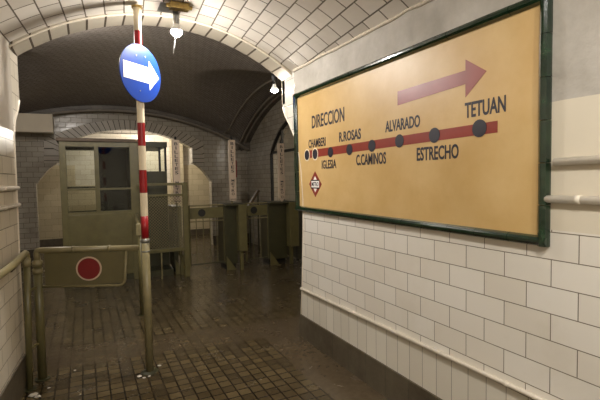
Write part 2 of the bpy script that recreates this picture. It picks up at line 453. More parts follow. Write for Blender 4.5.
# wall ribs: the soffit arches carried along back and right walls
def rib(name, samples, fn, d0, d1, th, mat):
    bm = B(); uvl = bm.loops.layers.uv.new('UVMap')
    for (ua, za), (ub, zb) in zip(samples, samples[1:]):
        vs = []
        for dd in (d0, d1):
            vs.append([bm.verts.new(fn(ua, za, dd)), bm.verts.new(fn(ub, zb, dd)), bm.verts.new(fn(ub, zb+th, dd)), bm.verts.new(fn(ua, za+th, dd))])
        A, D = vs
        for q, uv in (((A[0], A[1], A[2], A[3]), None), ((D[3], D[2], D[1], D[0]), None), ((A[0], D[0], D[1], A[1]), 1), ((A[3], A[2], D[2], D[3]), 1)):
            f = bm.faces.new(q)
            for lp in f.loops:
                c = lp.vert.co; lp[uvl].uv = (c.x+c.y+c.z*.5, c.z) if uv is None else (c.x+c.y, (c.x-c.y)*.7)
    return struct(name, bm, mat)
S1 = [(x, gx(x)) for x in [HX0+(HX1-HX0)*i/48 for i in range(49)]]
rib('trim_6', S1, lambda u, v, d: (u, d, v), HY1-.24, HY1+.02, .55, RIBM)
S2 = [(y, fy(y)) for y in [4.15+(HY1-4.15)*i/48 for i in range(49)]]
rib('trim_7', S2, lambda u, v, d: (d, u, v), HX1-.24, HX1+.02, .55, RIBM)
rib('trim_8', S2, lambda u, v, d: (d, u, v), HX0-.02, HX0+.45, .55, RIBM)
# raised mouldings along the rib edges
MOULD = paint('hall_moulding', (140, 130, 116), .4, var=.15, scale=12)
for nm, pts in (('trim_9', [(x, HY1-.25, z-.005) for x, z in S1]), ('trim_10', [(HX1-.61, y, max(gx(HX1-.61)+.07+.25*math.sin(PI*max(0, min(1, (y-4.08)/5.9))), z+.05)-.005) for y, z in S2]), ('trim_14', [(HX1-.25, y, z-.005) for y, z in S2]), ('trim_11', [(HX1-.14, y, z-.008) for y, z in S2]), ('trim_12', [(x, HY1-.12, z-.006) for x, z in S1])):
    bm = B(); tube(bm, pts, .022, 8); struct(nm, bm, MOULD, True)
# walls
bm = B()
strips_wall(bm, [(-2.4, 2.3), (-.445, 2.3)] , None, 4.1, lambda u, v, d: (u, d, v), 4.02, 4.10)
A = [(x, z+.03) for x, z, s in arc(-.445, WX, 2.535, 2.925)]
strips_wall(bm, A, None, 4.1, lambda u, v, d: (u, d, v), 4.02, 4.085)
strips_wall(bm, [(WX, 2.3), (3.9, 2.3)], None, 4.1, lambda u, v, d: (u, d, v), 4.02, 4.10)
struct('wall_front', bm, HALLT)
OC, OH = .90, 1.33                      # rear arch: centre, half width of its span
def ztop(u):
    d = abs(u-OC)
    if d <= OH: return circ(u, OC, OH, 2.27, 2.64)
    t = (d-OH)/.43
    return 1.93-.43*t**1.6
bm = B(); us = []
for i in range(9): us.append((OC-OH-.43+.43*i/8, ztop(OC-OH-.43+.43*i/8)))
us += [(OC-OH+2*OH*i/32, ztop(OC-OH+2*OH*i/32)) for i in range(33)]
for i in range(9): us.append((OC+OH+.43*i/8, ztop(OC+OH+1e-6+.43*i/8)))
strips_wall(bm, us, None, 4.1, lambda u, v, d: (u, d, v), 10.0, 10.22)
box(bm, HX0-.2, OC-OH-.43, 10.0, 10.22, 0, 4.1); box(bm, OC+OH+.43, HX1+.2, 10.0, 10.22, 0, 4.1)
struct('wall_back', bm, HALLT)
bm = B()
box(bm, HX0-.2, OC-OH-.43, 9.975, 10.01, 0, .22); box(bm, OC+OH+.43, HX1, 9.975, 10.01, 0, .22); struct('baseboard_back', bm, SKIRT)
# voussoir band
bm = B(); uvl = bm.loops.layers.uv.new('UVMap'); ring = []; s = 0; prev = None
inner = [(OC-OH, 1.93), (OC-OH, 2.1)] + [(OC-OH+2*OH*i/32, circ(OC-OH+2*OH*i/32, OC, OH, 2.27, 2.64)) for i in range(33)] + [(OC+OH, 2.1), (OC+OH, 1.93)]
for i, (u, z) in enumerate(inner):
    if prev: s += math.hypot(u-prev[0], z-prev[1])
    prev = (u, z)
    t = (u-OC)/OH
    ou, oz = (u+math.copysign(.27, t), z) if i in (0, 1, 35, 36) else (u+.25*t, z+.20*(1-.35*t*t))
    ring.append([(bm.verts.new(p), s) for p in ((u, 9.97, z), (ou, 9.97, oz), (ou, 10.01, oz), (u, 10.01, z))])
for a, b in zip(ring, ring[1:]):
    for i in range(4):
        j = (i+1) % 4; f = bm.faces.new((a[i][0], a[j][0], b[j][0], b[i][0]))
        for lp, q in zip(f.loops, (a[i], a[j], b[j], b[i])): lp[uvl].uv = (q[1], .5)
struct('trim_13', bm, VOUSS)
# right hall wall with arched opening
WC, WH = 7.24, 1.32
bm = B(); us = [(WC-WH+2*WH*i/32, circ(WC-WH+2*WH*i/32, WC, WH, 2.08, 2.74)) for i in range(33)]
strips_wall(bm, us, None, 4.1, lambda u, v, d: (d, u, v), 3.55, 3.75)
box(bm, 3.55, 3.75, 4.0, WC-WH, 0, 4.1); box(bm, 3.55, 3.75, WC+WH, 10.22, 0, 4.1); struct('wall_side', bm, HALLT)
bm = B(); box(bm, HX0-.2, HX0, 4.0, 10.2, 0, 4.1); struct('wall_west', bm, HALLT)
# side room behind the arched opening
bm = B(); box(bm, 5.0, 5.1, 4.2, 10.2, 0, 3.2); box(bm, 3.75, 5.1, 4.1, 4.2, 0, 3.2); box(bm, 3.75, 5.1, 10.1, 10.22, 0, 3.2); struct('wall_side_room', bm, WHITET)
bm = B(); box(bm, 3.75, 5.1, 4.2, 10.2, 3.1, 3.2); struct('ceiling_side_room', bm, TAN)
# passage beyond the rear arch
bm = B(); box(bm, -3, 6, 12.15, 12.3, 1.45, 3.4); struct('wall_passage', bm, WHITET)
bm = B(); box(bm, -3, 6, 12.12, 12.3, .16, 1.45); box(bm, 2.2, 6, 12.12, 12.3, 1.45, 1.95); box(bm, -3, -.2, 12.12, 12.3, 1.45, 1.95); struct('wall_passage_dado', bm, CREAMT)
bm = B(); box(bm, -3, 6, 12.10, 12.3, 0, .16); struct('baseboard_passage', bm, SKIRT)
bm = B(); box(bm, -3.1, -3, 10.2, 12.3, 0, 3.4); box(bm, 5.1, 5.2, 10.2, 12.3, 0, 3.4); struct('wall_passage_end', bm, WHITET)
bm = B(); uvl = bm.loops.layers.uv.new('UVMap'); P = [(10.2+2.0*i/16, circ(10.2+2.0*i/16, 11.2, 1.0, 2.7, 3.2)) for i in range(17)]
for (ya, za), (yb, zb) in zip(P, P[1:]):
    f = bm.faces.new([bm.verts.new(p) for p in ((-3, ya, za), (5.1, ya, za), (5.1, yb, zb), (-3, yb, zb))])
    for lp in f.loops: lp[uvl].uv = (lp.vert.co.x, lp.vert.co.y*1.1)
bmesh.ops.remove_doubles(bm, verts=bm.verts, dist=1e-4)
o = struct('ceiling_passage', bm, VAULT, True); md = o.modifiers.new('solid', 'SOLIDIFY'); md.thickness = .1; md.offset = 1
bm = B(); box(bm, 2.10, 2.42, 11.95, 12.14, 0, 2.9); struct('pillar_passage', bm, CREAMT)

# arched iron window frame in the side wall
bm = B(); fr = [(WC-WH+.03+2*(WH-.03)*i/32, circ(WC-WH+.03+2*(WH-.03)*i/32, WC, WH-.03, 2.05, 2.70)) for i in range(33)]
tube(bm, [(3.58, WC-WH+.035, 0)] + [(3.58, y, z) for y, z in fr] + [(3.58, WC+WH-.035, 0)], .035, 8)
w1 = struct('window_1', bm, IRON)
def part(name, bmx, mat, parent, smooth=False, label=None):
    o = link_mesh(name, bmx, mat, parent, smooth)
    if label: o['label'] = label
    return o
for yy in (7.97, 7.35, 6.6):
    bm = B(); box(bm, 3.56, 3.60, yy-.022, yy+.022, 0, circ(yy, WC, WH-.03, 2.05, 2.70)); part('mullion', bm, IRON, w1)
bm = B(); box(bm, 3.56, 3.60, WC-WH+.04, WC+WH-.04, 2.06, 2.11); part('transom', bm, IRON, w1)
bm = B(); box(bm, 3.565, 3.59, 7.37, 7.95, .02, 1.05); part('sill_panel', bm, OLIVE_D, w1)
bm = B(); box(bm, 3.562, 3.60, 6.62, 7.33, .02, 2.05, .004); d1 = struct('door_1', bm, OLIVE_D)
bm = B(); box(bm, 3.545, 3.562, 6.72, 7.23, 1.15, 1.92, .004); part('door_panel', bm, OLIVE, d1)

# ------------------------------------------------------------------ station direction sign on the right wall
sg = thing('station_sign', 'large ochre line map sign with green tile frame on the right wall', 'sign', (WX, 2.5, 1.77))
sg_o = Vector((WX, 2.5, 1.77))
def wl(bm):      # world -> local of the sign
    bmesh.ops.translate(bm, verts=bm.verts, vec=-sg_o); return bm
def wallpoly(poly, d0, d1):
    bm = B(); prism(bm, poly, lambda u, v, d: (WX-d+(.009 if d > .01 else 0), u, v), d0, d1); return wl(bm)
part('field', wallpoly([(1.25, 1.25), (3.75, 1.25), (3.735, 2.30), (1.25, 2.30)], -.002, .012), OCHRE, sg)
# frame of half-round glazed tiles with joints
bm = B()
def frame_run(a, b, w):
    a, b = Vector(a), Vector(b); L = (b-a).length; n = max(1, round(L/.2)); d = (b-a)/n
    dirn = d.normalized(); side = Vector((1, 0, 0)).cross(dirn)
    for i in range(n):
        s, e = a+d*i+dirn*.0015, a+d*(i+1)-dirn*.0015
        prof = [(-w/2, 0), (-w/2, .012), (-w*.36, .028), (-w*.12, .036), (w*.12, .036), (w*.36, .028), (w/2, .012), (w/2, 0)]
        jx = random.uniform(-.0015, .0015)
        R1 = [bm.verts.new(s+side*p+Vector((-q+jx, 0, 0))) for p, q in prof]; R2 = [bm.verts.new(e+side*p+Vector((-q+jx, 0, 0))) for p, q in prof]
        m = len(prof)
        for j in range(m): bm.faces.new((R1[j], R1[(j+1) % m], R2[(j+1) % m], R2[j]))
        bm.faces.new(R1[::-1]); bm.faces.new(R2)
FW = .048
frame_run((WX, 1.222, 2.322), (WX, 3.772, 2.328), FW); frame_run((WX, 1.222, 1.246), (WX, 3.762, 1.256), FW)
frame_run((WX, 1.245, 1.222), (WX, 1.245, 2.346), FW); frame_run((WX, 3.742, 1.235), (WX, 3.755, 2.346), FW)
part('frame', wl(bm), GREEN, sg)
part('line_band', wallpoly([(1.497, 1.757), (3.598, 1.726), (3.596, 1.795), (1.497, 1.815)], .012, .0135), LINE_RED, sg)
part('arrow', wallpoly([(2.26, 2.098), (1.699, 2.106), (1.699, 2.163), (1.564, 2.073), (1.699, 1.964), (1.699, 2.034), (2.26, 2.008)], .012, .0135), ARROW_RED, sg)
def disc_poly(y, z, r, n=24): return [(y+r*math.cos(2*PI*i/n), z+r*math.sin(2*PI*i/n)) for i in range(n)]
for i, (y, z, r) in enumerate([(3.548, 1.756, .045), (3.393, 1.757, .045), (3.123, 1.757, .043), (2.835, 1.76, .043), (2.543, 1.768, .043), (2.242, 1.777, .043), (1.928, 1.784, .044), (1.606, 1.789, .046)]):
    if i < 2: part('station_ring', wallpoly(disc_poly(y, z, .056), .0135, .0145), CREAMP, sg)
    part('station_dot', wallpoly(disc_poly(y, z, r), .0145, .0155), DOTM, sg)
for body, ya, yb, z0, z1, bd in (('DIRECCION', 3.445, 2.905, 1.985, 2.100, .0), ('CHAMBERI', 3.515, 3.205, 1.817, 1.892, 0), ('IGLESIA', 3.275, 3.035, 1.622, 1.696, 0), ('R.ROSAS', 2.985, 2.68, 1.829, 1.908, .005),
                         ('C.CAMINOS', 2.745, 2.385, 1.634, 1.716, .005), ('ALVARADO', 2.39, 2.05, 1.846, 1.922, .005), ('ESTRECHO', 2.08, 1.745, 1.640, 1.722, .005), ('TETUAN', 1.703, 1.45, 1.852, 1.934, .005)):
    text_mesh(body, INK, 'lettering', sg, Vector((WX-.0034, ya, z0))-sg_o, (0, -1, 0), (0, 0, 1), ya-yb, z1-z0, .0012, bd+.018)
dy, dz = 3.400, 1.490
hw, hh = .118, .116
rh = part('rhombus', wallpoly([(dy-hw, dz), (dy, dz-hh), (dy+hw, dz), (dy, dz+hh)], .012, .0135), LINE_RED, sg)
part('rhombus_centre', wallpoly([(dy-hw*.58, dz), (dy, dz-hh*.62), (dy+hw*.58, dz), (dy, dz+hh*.62)], .0135, .0140), WHITEP, sg)
part('plaque', wallpoly([(dy-.072, dz-.030), (dy+.072, dz-.030), (dy+.072, dz+.030), (dy-.072, dz+.030)], .0140, .0146), WHITEP, sg)
for k in (-1, 1): part('plaque_edge', wallpoly([(dy-.074, dz+k*.034-.005), (dy+.074, dz+k*.034-.005), (dy+.074, dz+k*.034+.005), (dy-.074, dz+k*.034+.005)], .0146, .0152), BLACK, sg)
text_mesh('METRO', INK, 'lettering', sg, Vector((WX-.0058, dy+.062, dz-.019))-sg_o, (0, -1, 0), (0, 0, 1), .124, .038, .001, .01)

# ------------------------------------------------------------------ pipes on walls
def tag_mesh(name, bm, mat, label, cat, group=None, smooth=True):
    return setp(link_mesh(name, bm, mat, None, smooth), label, cat, group)
def wall_pipe(name, pts, r, mat, label, joints=()):
    bm = B(); tube(bm, pts, r, 12)
    a, b = Vector(pts[0]), Vector(pts[-1])
    for t in joints:
        c = a+(b-a)*t; d = (b-a).normalized(); tube(bm, [c-d*.012, c+d*.012], r*1.14, 12)
    return tag_mesh(name, bm, mat, label, 'pipe')
wall_pipe('wall_pipe', [(WX-.014, 3.70, .483), (WX-.014, -2.8, .57)], .013, CREAM_PIPE, 'thin cream painted pipe running low along the right wall under the sign', [.07*i for i in range(1, 14)])
wall_pipe('conduit', [(WX-.016, 1.195, 1.600), (WX-.016, -2.8, 1.64)], .017, CREAM_PIPE, 'upper cream conduit with broken end right of the framed sign', (.3, .6))
wall_pipe('conduit', [(WX-.016, 1.232, 1.437), (WX-.016, -2.8, 1.46)], .017, CREAM_PIPE, 'lower cream conduit touching the frame right of the sign', (.035, .3, .6))
wall_pipe('conduit', [(XL(3.83)+.014, 3.83, 1.51), (XL(-2.8)+.014, -2.8, 1.53)], .015, CREAM_PIPE, 'upper cream conduit on the left wall above the handrail', (.06, .3))
wall_pipe('conduit', [(XL(3.83)+.014, 3.83, 1.385), (XL(-2.8)+.014, -2.8, 1.40)], .015, CREAM_PIPE, 'lower cream conduit on the left wall above the handrail', (.06, .3))

# ------------------------------------------------------------------ handrail on the left
hr = thing('handrail', 'olive pipe handrail along the left wall bending down to a floor post', 'handrail', (-.425, 3.745, 0)); ho = Vector((-.425, 3.745, 0))
def loc(bm, o): bmesh.ops.translate(bm, verts=bm.verts, vec=-o); return bm
bm = B(); tube(bm, bend([(XL(-2.5)+.075, -2.5, 1.02), (XL(3.3)+.07, 3.3, 1.02), (-.405, 3.745, 1.035), (-.405, 3.745, .93)], .05), .024, 14); part('rail', loc(bm, ho), OLIVE_P, hr, True)
bm = B(); tube(bm, [(-.405, 3.745, .96), (-.425, 3.745, 0)], .023, 14); part('post', loc(bm, ho), OLIVE, hr, True)
bm = B(); tube(bm, [(-.405, 3.745, .93), (-.406, 3.745, .985)], .028, 14); part('collar', loc(bm, ho), OLIVE_P, hr, True)
for y in (3.35, 2.2, .6, -1.2):
    bm = B(); tube(bm, [(XL(y)-.0, y, .97), (XL(y)+.05, y, .975), (XL(y)+.072, y, 1.0)], .009, 8); lathe(bm, [(.0, 0), (.028, 0), (.028, .008), (0, .008)], (XL(y), y, .97), (1, 0, 0), 12); part('bracket', loc(bm, ho), BLACK, hr)
bm = B(); tube(bm, [(-.418, 3.75, .30), (-.372, 3.868, .30)], .010, 8); part('stay', loc(bm, ho), OLIVE, hr)
bm = B(); tube(bm, [(-.41, 3.75, .74), (-.368, 3.868, .74)], .010, 8); part('stay', loc(bm, ho), OLIVE, hr)
bm = B(); lathe(bm, [(0, 0), (.045, 0), (.045, .008), (.025, .012), (0, .012)], (-.425, 3.745, 0)); part('foot', loc(bm, ho), OLIVE_D, hr)

# ------------------------------------------------------------------ swing gate with red disc
gt_o = Vector((-.352, 3.90, 0))
gt = thing('swing_gate', 'low olive pipe gate carrying a dark red disc in the left foreground', 'gate', gt_o)
GA = Vector((-.345, 3.90, 0)); GB = Vector((.375, 3.665, 0)); gd = (GB-GA).normalized(); gn = Vector((gd.y, -gd.x, 0))  # toward viewer
GLn = (GB-GA).length
def gp(s, z, o=0): return GA+gd*s+gn*o+Vector((0, 0, z))
bm = B(); tube(bm, [(-.355, 3.90, 0), (-.352, 3.90, .90)], .031, 16); part('post', loc(bm, gt_o), OLIVE, gt, True)
bm = B(); tube(bm, [(-.352, 3.90, .84), (-.352, 3.90, .88)], .037, 16); tube(bm, [(-.352, 3.90, .90), (-.352, 3.90, .94)], .037, 16); tube(bm, [(-.352, 3.90, .88), (-.352, 3.90, .95)], .026, 16); part('hinge_collar', loc(bm, gt_o), OLIVE_P, gt, True)
bm = B(); tube(bm, bend([gp(-.005, .93), gp(-.012, 1.02), gp(.05, 1.022), gp(GLn-.01, 1.012)], .03), .0235, 14); tube(bm, [gp(.25, 1.020), gp(.27, 1.020)], .026, 14); tube(bm, [gp(.52, 1.017), gp(.54, 1.017)], .026, 14); part('top_rail', loc(bm, gt_o), OLIVE_P, gt, True)
bm = B(); tube(bm, bend([gp(.02, .735), gp(GLn-.125, .715), gp(GLn-.10, 1.01)], .05, 8), .0105, 10); part('lower_rail', loc(bm, gt_o), OLIVE_P, gt, True)
bm = B(); box(bm, 0, 1, 0, 1, 0, 1)
for v in bm.verts: v.co = gp(.045+v.co.x*(GLn-.17), .735+v.co.z*.27, -.003+.004*v.co.y)
part('sheet_panel', loc(bm, gt_o), OLIVE_SHEET, gt)
rc = gp(.37, .862, .003)
bm = B(); lathe(bm, [(0, 0), (.096, 0), (.096, .003), (0, .003)], rc, gn, 40); part('disc_rim', loc(bm, gt_o), paint('pale_disc_rim', (200, 176, 150), .5), gt)
bm = B(); lathe(bm, [(0, .003), (.084, .003), (.084, .0045), (0, .0045)], rc, gn, 40); part('red_disc', loc(bm, gt_o), DARKRED, gt)
bm = B(); lathe(bm, [(0, 0), (.055, 0), (.055, .01), (.032, .014), (0, .014)], (-.355, 3.90, 0)); part('foot', loc(bm, gt_o), OLIVE_D, gt)

# ------------------------------------------------------------------ striped pole
po = Vector((.416, 3.624, 0))
pl = thing('striped_pole', 'tall pole banded in red and cream above an olive lower half', 'pole', po)
bm = B(); tube(bm, [(0, 0, 0), (0, 0, 1.09)], .031, 18); part('lower_tube', bm, OLIVE_P, pl, True)
bm = B(); tube(bm, [(0, 0, 1.055), (0, 0, 1.085)], .036, 18); part('collar', bm, STEEL, pl, True)
bm = B(); tube(bm, [(0, 0, .98), (0, 0, .992)], .034, 18); part('collar', bm, STEEL, pl, True)
zs = [1.09, 1.268, 1.451, 1.632, 1.821, 2.001, 2.172, 2.35, 2.527, 2.71, 2.895]
for i in range(10):
    bm = B(); tube(bm, [(0, 0, zs[i]), (0, 0, zs[i+1])], .0285, 18, cap=i in (0, 9)); part('red_band' if i % 2 == 0 else 'cream_band', bm, REDP if i % 2 == 0 else CREAMP, pl, True)
bm = B(); lathe(bm, [(0, 0), (.07, 0), (.068, .008), (.04, .015), (0, .015)], (0, 0, 0)); part('foot', bm, OLIVE_D, pl)
bm = B(); lathe(bm, [(0, 2.885), (.04, 2.885), (.04, 2.90), (0, 2.90)], (0, 0, 0)); part('ceiling_flange', bm, BRASS, pl)
BLUEP.node_tree.nodes['Principled BSDF'].inputs['Specular IOR Level'].default_value = .2
# blue arrow disc bolted on the pole
az = math.radians(49); sd = Vector((math.sin(az), math.cos(az), 0)); sn = Vector((math.cos(az), -math.sin(az), 0))  # reading direction, normal
so = Vector((.424, 3.578, 2.375))
bs = thing('arrow_sign', 'round blue sign with white arrow fixed to the striped pole', 'sign', so)
def sp(u, v, n=0): return sd*u+Vector((0, 0, v))+sn*n
bm = B(); lathe(bm, [(0, -.004), (.218, -.004), (.220, 0), (.218, .004), (0, .004)], (0, 0, 0), sn, 64); part('disc', bm, BLUEP, bs)
ar = [(-.185, -.062), (.085, -.062), (.085, -.115), (.195, .0), (.085, .115), (.085, .062), (-.185, .062)]
bm = B(); prism(bm, ar, lambda u, v, d: sp(u, v, d), .004, .0055); part('arrow', bm, WHITEP, bs)
for u, v in ((-.05, .125), (.045, .135), (-.02, -.135)):
    bm = B(); lathe(bm, [(.006, .004), (.005, .008), (0, .009)], sp(u, v), sn, 10); part('bolt', bm, STEEL, bs)
for zc in (-.125, .125):
    bm = B(); tube(bm, [(-.014, .046, zc-.014), (-.014, .046, zc+.014)], .034, 16); part('clamp', bm, STEEL, bs, True)

# second post behind the pole
b_o = Vector((.546, 5.224, 0)); bp = thing('barrier_post', 'olive post with a sloping rail standing just behind the striped pole', 'post', b_o)
bm = B(); tube(bm, [(0, 0, 0), (0, 0, 1.03)], .030, 14); part('post', bm, OLIVE, bp, True)
bm = B(); tube(bm, [(0, 0, 1.0), (.06, .9, 1.03), (.14, 1.7, 1.04)], .016, 10); part('rail', bm, OLIVE_P, bp, True)
bm = B(); lathe(bm, [(0, 0), (.05, 0), (.05, .01), (0, .012)], (0, 0, 0)); part('foot', bm, OLIVE_D, bp)
bm = B(); box(bm, -.045, .01, -.05, -.03, .93, 1.06, .004); part('latch_plate', bm, OLIVE_P, bp)

# loose mortar crumbs round the pole foot and beside the handrail foot
for i, (x, y, s) in enumerate([(.33, 3.57, .02), (.36, 3.53, .014), (.50, 3.70, .016), (.40, 3.54, .012), (-.30, 3.70, .012), (-.39, 3.62, .03), (-.36, 3.58, .022), (-.13, 3.95, .01)]):
    bm = B(); r = bmesh.ops.create_icosphere(bm, subdivisions=1, radius=s)
    for v in bm.verts: v.co = Vector((v.co.x*random.uniform(.8, 1.4), v.co.y*random.uniform(.7, 1.1), (v.co.z+s)*.35))
    o = link_mesh('mortar_crumb', bm, PLASTER_CHIP); o.location = (x, y, 0)
    if i < 4: setp(o, 'small white mortar crumb on the floor by the striped pole', 'crumb', 'mortar crumbs by the pole')
    elif i < 7: setp(o, 'pale mortar crumb on the floor by the handrail foot', 'crumb', 'mortar crumbs by the handrail')
    else: setp(o, 'single tiny white speck on the floor below the red disc gate', 'crumb')

# ------------------------------------------------------------------ lamps
def lamp(name, o, label, plate, mat, r=.034, normal=(0, 0, -1)):
    t = thing(name, label, 'lamp', o)
    return t
l1o = Vector((.708, 3.60, 2.945))
L1 = lamp('ceiling_lamp', l1o, 'bare glowing bulb on a brass box under the tiled arch', None, None)
bm = B(); box(bm, -.06, .09, -.10, -.02, -.055, -.005, .008); tube(bm, [(-.085, -.06, -.03), (.115, -.06, -.03)], .016, 10); part('junction_box', bm, BRASS, L1)
bm = B(); box(bm, -.12, .03, -.02, .18, -.006, .004, .003); part('mounting_plate', bm, STEEL, L1)
bm = B(); lathe(bm, [(0, -.05), (.022, -.05), (.026, -.09), (.024, -.15), (.02, -.155), (0, -.155)], (0, 0, 0)); part('socket', bm, STEEL, L1, True)
def bulb_mesh(z0, r):
    bm = B(); prof = [(0, z0)]+[(r*.45, z0), (r*.5, z0-r*.4)]
    for i in range(9):
        t = math.radians(35+145*i/8); prof.append((r*math.sin(t), z0-r*1.25+r*math.cos(t)))
    prof[-1] = (0, prof[-1][1]); lathe(bm, prof, (0, 0, 0)); return bm
def led_bulb(parent, z0, r, mat, off=(0, 0, 0)):
    # white plastic upper shell, glowing lower globe
    c = z0-r*1.35
    def pt(a): return (r*math.sin(math.radians(a)), c+r*math.cos(math.radians(a)))
    bm = B(); lathe(bm, [(0, z0), (r*.5, z0), (r*.52, z0-r*.3)]+[pt(a) for a in (45, 55, 65, 75, 85, 95)], off, seg=24); part('bulb_shell', bm, WHITEP, parent, True)
    bm = B(); lathe(bm, [pt(a) for a in (95, 103, 112, 125, 138, 150, 165)]+[(0, c-r)], off, seg=24); part('bulb_globe', bm, mat, parent, True)
led_bulb(L1, -.140, .046, BULB)
bm = B(); tube(bm, [(-.01, 0, -.235), (-.012, .01, -.28), (-.02, .012, -.33), (-.028, .015, -.38)], [.004, .003, .006, .002], 6); part('hanging_wire', bm, STEEL, L1)
l2o = Vector((1.838, 4.20, 2.625)); L2 = lamp('arch_lamp', l2o, 'small bare bulb on a black holder at the right foot of the arch', None, None)
bm = B(); lathe(bm, [(0, .04), (.03, .035), (.032, .0), (.024, -.03), (.02, -.07), (0, -.07)], (-.01, .04, -.02)); tube(bm, [(0, -.11, -.02), (-.01, .04, .0)], .014, 8); part('holder', bm, BLACK, L2, True)
led_bulb(L2, -.09, .038, BULB_DIM, (-.01, .04, 0))

# ------------------------------------------------------------------ ticket kiosk
ko = Vector((.2, 7.2, 0)); K = thing('ticket_kiosk', 'olive ticket kiosk with four-pane window behind the red disc gate', 'kiosk', ko)
def kp(name, bmx, mat, parent=None, **kw): return part(name, loc(bmx, ko), mat, parent or K, **kw)
KX0, KX1, KY, KZ = -.315, .765, 7.2, 2.19
bm = B(); box(bm, KX0, KX1, KY, KY+.05, .10, 1.055, .004); kp('front_panel', bm, OLIVE, label='olive lower front panel')
bm = B(); box(bm, KX0-.01, 1.25, KY-.012+.02, 8.6, 0, .10); kp('plinth', bm, OLIVE_D)
for x0, x1 in ((KX0, KX0+.085), (.64, KX1)):
    bm = B(); box(bm, x0, x1, KY-.008, KY+.06, .0, 2.14, .004); kp('corner_post', bm, OLIVE)
wf = B(); box(wf, KX0+.085, .64, KY, KY+.045, 2.065, 2.14); box(wf, KX0+.085, .64, KY, KY+.045, 1.055, 1.095); box(wf, .145, .205, KY, KY+.045, 1.095, 2.065)
box(wf, -.23, .145, KY+.003, KY+.042, 1.415, 1.445); box(wf, .205, .64, KY+.003, KY+.042, 1.415, 1.445)
WF = kp('window_frame', wf, OLIVE)
for x0, x1, z0, z1 in ((-.23, .145, 1.445, 2.065), (-.23, .145, 1.095, 1.415), (.205, .64, 1.445, 2.065), (.205, .64, 1.095, 1.415)):
    bm = B(); box(bm, x0-.003, x1+.003, KY+.02, KY+.025, z0-.003, z1+.003)
    g = link_mesh('pane', loc(bm, ko), GLASS, WF)
bm = B(); box(bm, KX0-.03, KX1+.02, KY-.03, 8.62, 2.14, 2.19, .006); kp('roof', bm, BROWNW, label='thin brown roof board')
bm = B(); box(bm, .765, 1.27, 7.56, 8.62, 2.10, 2.19, .004); kp('side_roof', bm, OLIVE_D)
bm = B(); box(bm, .78, 1.26, 7.6, 7.65, .10, 1.70, .004); kp('side_panel', bm, OLIVE_D)
for x in (.80, 1.15, 1.245):
    bm = B(); box(bm, x-.016, x+.016, 7.6, 7.64, 1.70, 2.10); kp('window_bar', bm, BLACK)
bm = B(); box(bm, .80, 1.245, 7.618, 7.623, 1.70, 2.10); kp('side_pane', bm, GLASS)
# back and sides of the booth
bk = B(); box(bk, KX0, 1.25, 8.55, 8.6, .1, 1.03); box(bk, KX0, -.27, 8.55, 8.6, 1.03, 2.14); box(bk, .17, .74, 8.55, 8.6, 1.03, 2.14); box(bk, .74, 1.25, 8.55, 8.6, 1.03, 1.68); box(bk, -.27, .17, 8.55, 8.6, 2.10, 2.14); box(bk, -.27, .17, 8.55, 8.6, 1.43, 1.46); kp('back_wall', bk, OLIVE_D)
DARKIN = paint('interior_shade', (20, 19, 15), .6)  # near-black colour standing in for the booth's unlit inside
bm = B(); box(bm, KX0, KX0+.04, KY+.06, 8.55, .1, 2.14); kp('side_wall', bm, OLIVE_D)
bm = B(); box(bm, .2, .70, 8.40, 8.54, .1, 2.12); box(bm, .69, .715, KY+.1, 8.40, 1.0, 2.12); kp('shade_backing', bm, DARKIN)  # added dark sheets, putting interior shade behind the right-hand panes
bm = B(); box(bm, .72, .76, KY+.06, 8.55, .1, 2.14); kp('partition', bm, OLIVE_D)
bm = B(); box(bm, 1.21, 1.25, 7.66, 8.55, .1, 1.70); kp('side_wall', bm, OLIVE_D)
bm = B(); box(bm, KX0+.04, .72, KY+.08, KY+.5, 1.0, 1.04); kp('counter', bm, BROWNW)

# ------------------------------------------------------------------ mesh barrier
mo = Vector((1.1, 7.0, 0)); MB_ = thing('mesh_barrier', 'olive steel barrier with wire mesh infill right of the striped pole', 'barrier', mo)
def mp(name, bmx, mat, **kw): return part(name, loc(bmx, mo), mat, MB_, **kw)
bm = B(); box(bm, 1.385, 1.465, 6.96, 7.02, 0, 1.51, .004); mp('post', bm, OLIVE)
bm = B(); box(bm, .78, .84, 6.97, 7.02, 0, 1.51, .004); mp('post', bm, OLIVE)
bm = B(); box(bm, .72, 1.385, 6.97, 7.02, 1.465, 1.505, .003); mp('top_rail', bm, OLIVE)
bm = B(); box(bm, .84, 1.385, 6.97, 7.02, 1.295, 1.33, .003); mp('middle_rail', bm, OLIVE)
bm = B(); box(bm, .84, 1.385, 6.97, 7.02, .42, .475, .003); mp('bottom_rail', bm, OLIVE)
bm = B(); tube(bm, [(1.035, 6.995, 0), (1.035, 6.995, .425)], .012, 10); mp('leg', bm, OLIVE_P)
bm = B(); st = .045; X0, X1, Z0, Z1 = .84, 1.385, .475, 1.295
for sgn in (1, -1):
    c = -2.0
    while c < 3.2:
        pts = []
        for x in (X0, X1):
            z = c+sgn*(x-X0)*1.0
            pts.append((x, z))
        (xa, za), (xb, zb) = pts
        def clip(xa, za, xb, zb):
            t0, t1 = 0, 1; dz_ = zb-za
            for lim, s_ in ((Z0, 1), (Z1, -1)):
                a_, b_ = s_*(za-lim), s_*(zb-lim)
                if a_ < 0 and b_ < 0: return None
                if a_ < 0: t0 = max(t0, a_/(a_-b_))
                if b_ < 0: t1 = min(t1, a_/(a_-b_))
            return (t0, t1) if t1 > t0 else None
        r = clip(xa, za, xb, zb)
        if r:
            t0, t1 = r; tube(bm, [(xa+(xb-xa)*t0, 6.995+.002*sgn, za+(zb-za)*t0), (xa+(xb-xa)*t1, 6.995+.002*sgn, za+(zb-za)*t1)], .0035, 5, False)
        c += st
mp('wire_mesh', bm, OLIVE_P)

